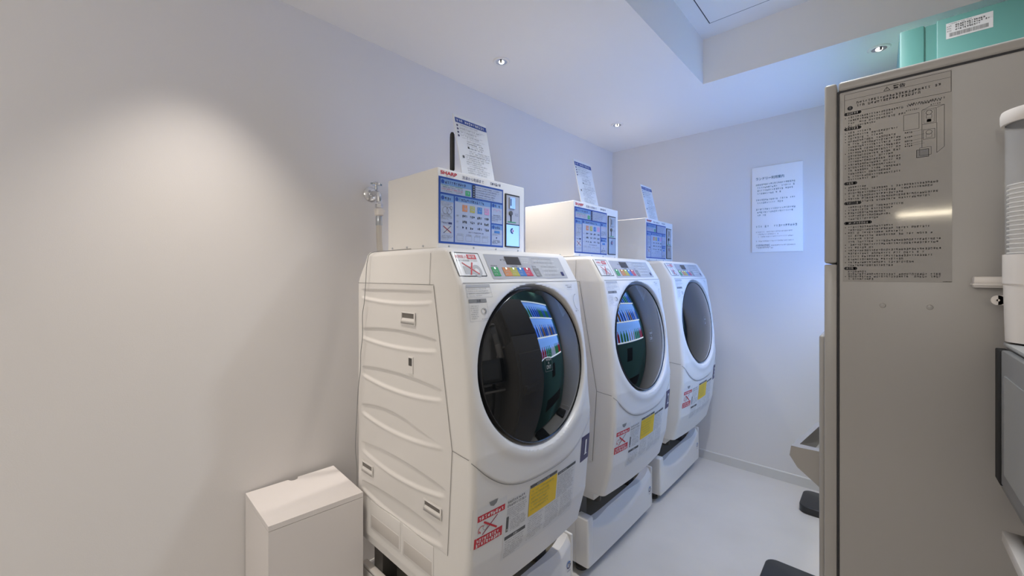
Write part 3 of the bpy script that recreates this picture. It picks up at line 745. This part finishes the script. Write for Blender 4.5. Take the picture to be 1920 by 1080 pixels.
# rim and hollow
o_ = [(1.629, yA), (1.560, yA), (1.595, yB_), (1.629, yB_)]; i_ = [(1.622, yA + .03), (1.577, yA + .03), (1.606, yB_ - .03), (1.622, yB_ - .03)]
m.add([(x, y, .893) for x, y in o_] + [(x, y, .893) for x, y in i_] + [(1.622, yA + .045, .845), (1.590, yA + .045, .845), (1.608, yB_ - .05, .845), (1.622, yB_ - .05, .845)],
      [(0, 1, 5, 4), (1, 2, 6, 5), (2, 3, 7, 6), (3, 0, 4, 7), (4, 5, 9, 8), (5, 6, 10, 9), (6, 7, 11, 10), (7, 4, 8, 11), (8, 9, 10, 11)], M['taupe'])
m.build('outlet_basin', t)
for fx in (1.70, 2.31):
    for fy in (1.39, 1.79):
        m = MB(); m.lathe((fx, fy, 0), [(.02, 0), (.02, .01), (.012, .012), (.012, .021)], M['dark'], n=16); m.build('foot', t)
# printed warning sticker on the side
d = Decal(lambda u, v, o: (u, YD - o, v), .0005)
S0, S1, T0, T1 = 1.680, 1.872, 1.372, 1.857
d.rect(S0, T0, S1, T1, M['film'], 0)
d.frame(1.6835, 1.806, 1.8705, 1.8535, .0007, M['ink']); d.line((1.6835, 1.839), (1.8705, 1.839), .0005, M['ink'])
d.text('警告', 1.774, 1.841, .0095, M['ink'], 2, width=.022, bold=.02)
d.line((1.758, 1.841), (1.7635, 1.850), .0009, M['ink']); d.line((1.7635, 1.850), (1.769, 1.841), .0009, M['ink']); d.line((1.758, 1.841), (1.769, 1.841), .0009, M['ink']); d.line((1.7635, 1.8435), (1.7635, 1.8475), .0009, M['ink'])
d.disc((1.6945, 1.8165), .0055, M['ink'], 1); d.text('!', 1.6937, 1.8135, .0065, M['film'], 3)
d.small(1.707, 1.8245, 1.857, .0058, M['ink'], w=.0009); d.small(1.707, 1.8165, 1.825, .0058, M['ink'], w=.0009)
def pill(v, w): 
    d.rect(1.6865, v, 1.6865 + w, v + .0078, M['ink'], 1); d.disc((1.6865, v + .0039), .0039, M['ink'], 1); d.disc((1.6865 + w, v + .0039), .0039, M['ink'], 1)
    d.small(1.6875, v + .0014, 1.6865 + w, .005, M['film'], 3, w=.0008)
def rows_(v0, fills, u1, h=.0047, st=.0075):
    for i, f in enumerate(fills):
        v = v0 - i * st; d.small(1.685 + (.0055 if f > 0 else 0), v, u1, h, M['ink'], fill=abs(f), w=.0007)
        if random.random() < .5: d.rect(1.6845, v + .001, 1.686, v + .003, M['ink'], 1)
pill(1.7985, .026); rows_(1.790, (.97,), 1.862); rows_(1.7825, (.8, 1, .5), 1.80)
d.small(1.80, 1.790 + .003, 1.862, .0047, M['ink'], w=.0007)
pill(1.760, .026); rows_(1.751, (.45, .97, .7, .9, 1, 1, 1, 1, 1, .85, 1, 1, .9, 1, .8, 1, .6), 1.789)
pill(1.620, .018); rows_(1.611, (.2, .95, .9, .6, .97, .9), 1.862)
pill(1.569, .026); rows_(1.560, (.7, .6, .5, .55, .4), 1.835)
pill(1.518, .046); rows_(1.509, (.5, .9, .6, .9, .3, .97, .95, .3, .97, .8, .9, .6, .7, .5), 1.862)
pill(1.404 - .002, .018); rows_(1.3955, (.2, .97, .97, .3), 1.862, st=.0062)
d.rect(1.858, 1.3735, 1.8715, 1.3745, M['ink'])
# line drawing of the machine
K = M['ink']
d.frame(1.793, 1.735, 1.819, 1.772, .0006, K)
d.frame(1.824, 1.742, 1.847, 1.776, .0006, K); d.frame(1.827, 1.744, 1.844, 1.773, .0004, K); d.arc((1.8355, 1.768), .005, 0, 2 * PI, .0008, K); d.rect(1.832, 1.746, 1.839, 1.753, M['dkgray']); d.frame(1.831, 1.755, 1.840, 1.763, .0005, K)
d.line((1.824, 1.742), (1.824, 1.688), .0006, K); d.line((1.848, 1.742), (1.848, 1.672), .0006, K); d.frame(1.826, 1.707, 1.845, 1.729, .0006, K); d.arc((1.8355, 1.722), .005, 0, 2 * PI, .0006, K); d.frame(1.831, 1.710, 1.840, 1.719, .0004, K)
d.line((1.848, 1.776), (1.860, 1.780), .0006, K); d.line((1.860, 1.780), (1.860, 1.684), .0006, K); d.line((1.860, 1.684), (1.848, 1.672), .0006, K); d.line((1.824, 1.776), (1.838, 1.782), .0006, K); d.line((1.838, 1.782), (1.860, 1.780), .0006, K)
d.rect(1.815, 1.666, 1.835, 1.684, M['mgray'], 1); d.frame(1.815, 1.666, 1.835, 1.684, .0008, K, 2); d.frame(1.820, 1.670, 1.839, 1.688, .0006, K)
for v in (1.727, 1.7165, 1.707, 1.700, 1.695): d.small(1.795, v, 1.808, .0035, K, w=.0007); d.line((1.807, v + .002), (1.828, v + .004), .0003, K)
d.small(1.797, 1.780, 1.822, .0035, K); d.small(1.838, 1.7835, 1.855, .0035, K)
d.done('warning_sticker', t)

# ------------------------------------------------------------------ teal vending machine behind it
VY0, VY1 = 1.87, 3.17
t = thing('vending_machine', 'tall teal vending machine with a lit drinks display, behind the grey-beige dispenser', 'vending machine', (2.15, 2.52, 0))
m = MB(); m.box(1.885, 2.52, VY0, VY1, .02, 2.203, M['teal']); m.build('cabinet', t, bevel=.004)
m = MB()
for b in ((VY0, VY0 + .09, .04, 2.200), (VY1 - .09, VY1, .04, 2.200), (VY0 + .09, VY1 - .09, .04, 1.06), (VY0 + .09, VY1 - .09, 1.99, 2.2)):
    m.box(1.80, 1.858, b[0], b[1], b[2], b[3], M['teal'])
m.build('door', t, bevel=.004)
m = MB(); m.box(1.858, 1.885, VY0 + .006, VY1 - .006, .03, 2.196, M['teal']); m.build('door_seal', t)
m = MB(); m.box(1.8445, 1.857, VY0 + .091, VY1 - .091, 1.061, 1.989, M['display']); m.build('display_back', t)
for z in (1.07, 1.38, 1.69, 1.97):
    m = MB(); m.box(1.806, 1.840, VY0 + .095, VY1 - .095, z, z + .012, M['metal']); m.box(1.803, 1.806, VY0 + .095, VY1 - .095, z - .004, z + .016, M['striplight']); m.build('shelf', t)
for r, z in enumerate((1.083, 1.393, 1.703)):
    for k in range(14):
        y = VY0 + .14 + k * .0775
        m = MB(); hh = .19 if r else .17
        m.lathe((1.818, y, z), [(.021, 0), (.0225, .01), (.0225, hh * .6), (.016, hh * .75), (.007, hh * .85), (.007, hh), (.0001, hh)], BOT[(((1, 1, 3, 1, 4)[k % 5]) if r == 1 else ((0, 1, 1, 0, 1)[(k // 2) % 5])) if r else (2, 0, 3, 0, 2)[(k // 3) % 5]], n=14)
        m.build('sample_bottle', t, smooth=True)
m = MB(); m.box(1.796, 1.801, 2.2, 2.9, .30, .48, M['dark']); m.build('delivery_flap', t, bevel=.004)
m = MB(); m.box(1.796, 1.801, 2.34, 2.50, .78, .98, M['dark']); m.build('coin_plate', t, bevel=.003)
d = Decal(lambda u, v, o: (u, VY0 - o, v), .0006)
d.rect(1.906, 2.134, 2.003, 2.183, M['sheetw'], 0)
d.small(1.912, 2.1775, 1.96, .003, M['ink'])
for i, v in enumerate((2.170, 2.163, 2.1555)):
    d.small(1.908, v, 1.920, .0035, M['ink']); d.small(1.926, v, 1.996, .0050, M['ink'], fill=(.9, 1, .75)[i], w=.0009)
u = 1.913
while u < 1.994:
    w = random.choice((.0006, .0009, .0014)); d.rect(u, 2.139, u + w, 2.151, M['mgray'], 1); u += w + random.choice((.0006, .0010))
d.done('barcode_sticker', t)
for fx in (1.95, 2.45):
    for fy in (VY0 + .08, VY1 - .08):
        m = MB(); m.lathe((fx, fy, 0), [(.03, 0), (.03, .01), (.02, .012), (.02, .021)], M['dark'], n=16); m.build('foot', t)
# black rounded plates on the floor
for (x0, ya, yb, lab) in ((1.352, 2.03, 2.255, 'black rounded plate on the floor, the one nearer the viewer beside the dispenser'), (1.398, 2.88, 3.12, 'black rounded plate on the floor, the one nearer the back wall')):
    pts = []; r = .045; X1 = 1.79
    for (cx, cy, a0) in ((x0 + r, ya + r, PI), (X1 - r, ya + r, 1.5 * PI), (X1 - r, yb - r, 0), (x0 + r, yb - r, .5 * PI)):
        for k in range(7): a = a0 + k * PI / 12; pts.append((cx + r * math.cos(a), cy + r * math.sin(a)))
    m = MB(); m.prism(pts, 'z', .0, .042, M['blackpad']); tag(m.build('floor_plate', bevel=.006, seg=3), lab, 'floor plate', 'black plates on the floor at the foot of the vending machine')

# ------------------------------------------------------------------ cup holder on the dispenser's side
CXc, CYc = 1.985, 1.275
t = thing('cup_dispenser', 'cream plastic paper cup holder with clear tube on the side of the dispenser', 'cup dispenser', (CXc, CYc, 1.25))
m = MB(); m.lathe((CXc, CYc, 1.690), [(.047, 0), (.052, .0), (.0535, .006), (.0535, .020), (.052, .026), (.047, .026), (.047, 0)], M['cream'], n=56); m.build('collar', t, smooth=True)
m = MB(); m.lathe((CXc, CYc, 1.43), [(.0475, 0), (.0475, .262), (.0460, .262), (.0460, 0), (.0475, 0)], M['lens'], n=56); m.build('clear_tube', t, smooth=True)
m = MB(); m.lathe((CXc, CYc, 1.372), [(.046, 0), (.0505, 0), (.0505, .058), (.046, .058), (.046, 0)], M['cream'], n=56); m.build('upper_sleeve', t, smooth=True)
m = MB(); m.lathe((CXc, CYc, 1.256), [(.040, 0), (.047, 0), (.0495, .116), (.0440, .116), (.040, 0)], M['cream'], n=56); m.build('lower_sleeve', t, smooth=True)
m = MB(); m.box(1.901, 2.07, 1.318, YD - .001, 1.362, 1.386, M['cream']); m.box(1.898, 2.072, 1.31, YD - .004, 1.366, 1.372, M['cream']); m.build('bracket_arm', t, bevel=.003)
m = MB(); m.lathe((1.932, 1.30, 1.337), [(.010, 0), (.010, -.004), (.0025, -.004), (.0025, -.001), (.010, 0)], M['cream'], 'y', 24); m.box(1.932, 1.946, 1.296, 1.30, 1.327, 1.347, M['cream']); m.build('fixing_lug', t)
m = MB(); m.box(1.955, 2.02, CYc - .053, CYc - .04, 1.262, 1.296, M['hose']); m.build('cup_outlet', t, bevel=.003)
cup = MB(); cup.lathe((0, 0, 0), [(.028, -.070), (.0415, .0), (.0445, .0005), (.0452, .002), (.0445, .0035), (.0425, .0035), (.040, .0), (.027, -.068), (.0001, -.068)], M['cup'], n=40)
c0 = None
NC = 16
for k in range(NC):
    zc = 1.566 - k * .0090
    lab = 'white paper cup inside the stack in the clear holder tube'
    if k == 0: lab = 'topmost white paper cup of the stack in the clear holder tube'
    if c0 is None:
        c0 = cup.build('paper_cup', smooth=True); c = c0
    else: c = c0.copy(); COL.objects.link(c)
    c.location = (CXc, CYc, zc); c['label'] = lab; c['category'] = 'paper cup'; c['group'] = 'paper cups stacked in the clear tube'

# ------------------------------------------------------------------ microwave on a stand, far right
MX, MY0, MY1, MZ0, MZ1 = 1.935, .82, 1.285, .968, 1.252
RZ = math.radians(0)
t = thing('microwave_oven', 'grey microwave oven with black edge strip in front of the dispenser side', 'microwave', (2.1, 1.05, MZ0))
m = MB(); m.box(MX + .006, 2.29, MY0, MY1, MZ0 + .006, MZ1 - .008, M['mwgray']); m.build('casing', t, bevel=.004)
m = MB(); m.box(MX + .002, 2.29, MY0, MY1 - .0, MZ1 - .0075, MZ1, M['mwtop']); m.build('top_plate', t, bevel=.002)
m = MB(); m.box(MX - .008, MX + .0055, MY0, MY1 - .051, MZ0 + .010, MZ1 - .010, M['mwgray']); dr = m.build('door', t, bevel=.003)
m = MB(); m.box(MX - .0095, MX - .0075, MY0 + .04, MY1 - .085, MZ0 + .04, MZ1 - .055, M['mwwin']); m.build('window', dr)
m = MB(); m.box(MX - .009, MX + .0055, MY1 - .049, MY1 - .002, MZ0 + .006, MZ1 - .012, M['stripe']); m.build('edge_strip', t, bevel=.002)
for fx in (1.97, 2.25):
    for fy in (MY0 + .05, MY1 - .05):
        m = MB(); m.lathe((fx, fy, MZ0 - .001), [(.012, 0), (.012, .008)], M['dark'], n=14); m.build('foot', t)
t = thing('appliance_stand', 'stand with grey top and white framed lower tray carrying the microwave', 'stand', (2.3, 1.05, 0))
m = MB(); m.box(MX, 2.45, .62, 1.30, .952, .966, M['mwgray']); m.build('top_shelf', t, bevel=.003)
m = MB()
for b in ((MX, MX + .040, .60, 1.285), (2.42, 2.45, .60, 1.285), (MX + .040, 2.42, 1.235, 1.285), (MX + .028, 2.42, .60, .63)): m.box(*b, .845, .868, M['cream'])
m.build('tray_frame', t, bevel=.002)
m = MB(); m.box(MX + .02, 2.43, .62, 1.26, .838, .846, M['mwtop']); m.build('tray_panel', t)
for fy in (.70, 1.2):
    m = MB(); m.box(2.25, 2.29, fy - .02, fy + .02, .02, .952, M['mwgray']); m.build('post', t)
m = MB(); m.box(2.05, 2.45, .66, 1.24, 0, .02, M['mwgray']); m.build('base', t, bevel=.003)

# ------------------------------------------------------------------ long warm lamp hanging in the room behind the camera
t = thing('linear_lamp', 'long warm ceiling lamp behind the viewer, seen mirrored in the warning sticker', 'lamp', (2.2, -2.6, 1.99))
m = MB(); m.box(1.86, 2.54, -2.63, -2.57, 1.93, 1.99, M['boxw']); m.build('housing', t)
m = MB(); m.tube([(1.88, -2.56, 1.945), (2.53, -2.56, 1.945)], .014, M['warmtube'], 12); m.build('tube', t, smooth=True)
m = MB(); m.box(1.95, 1.956, -2.603, -2.597, 1.99, ZU, M['metal']); m.box(2.45, 2.456, -2.603, -2.597, 1.99, ZU, M['metal']); m.build('suspension_wire', t)
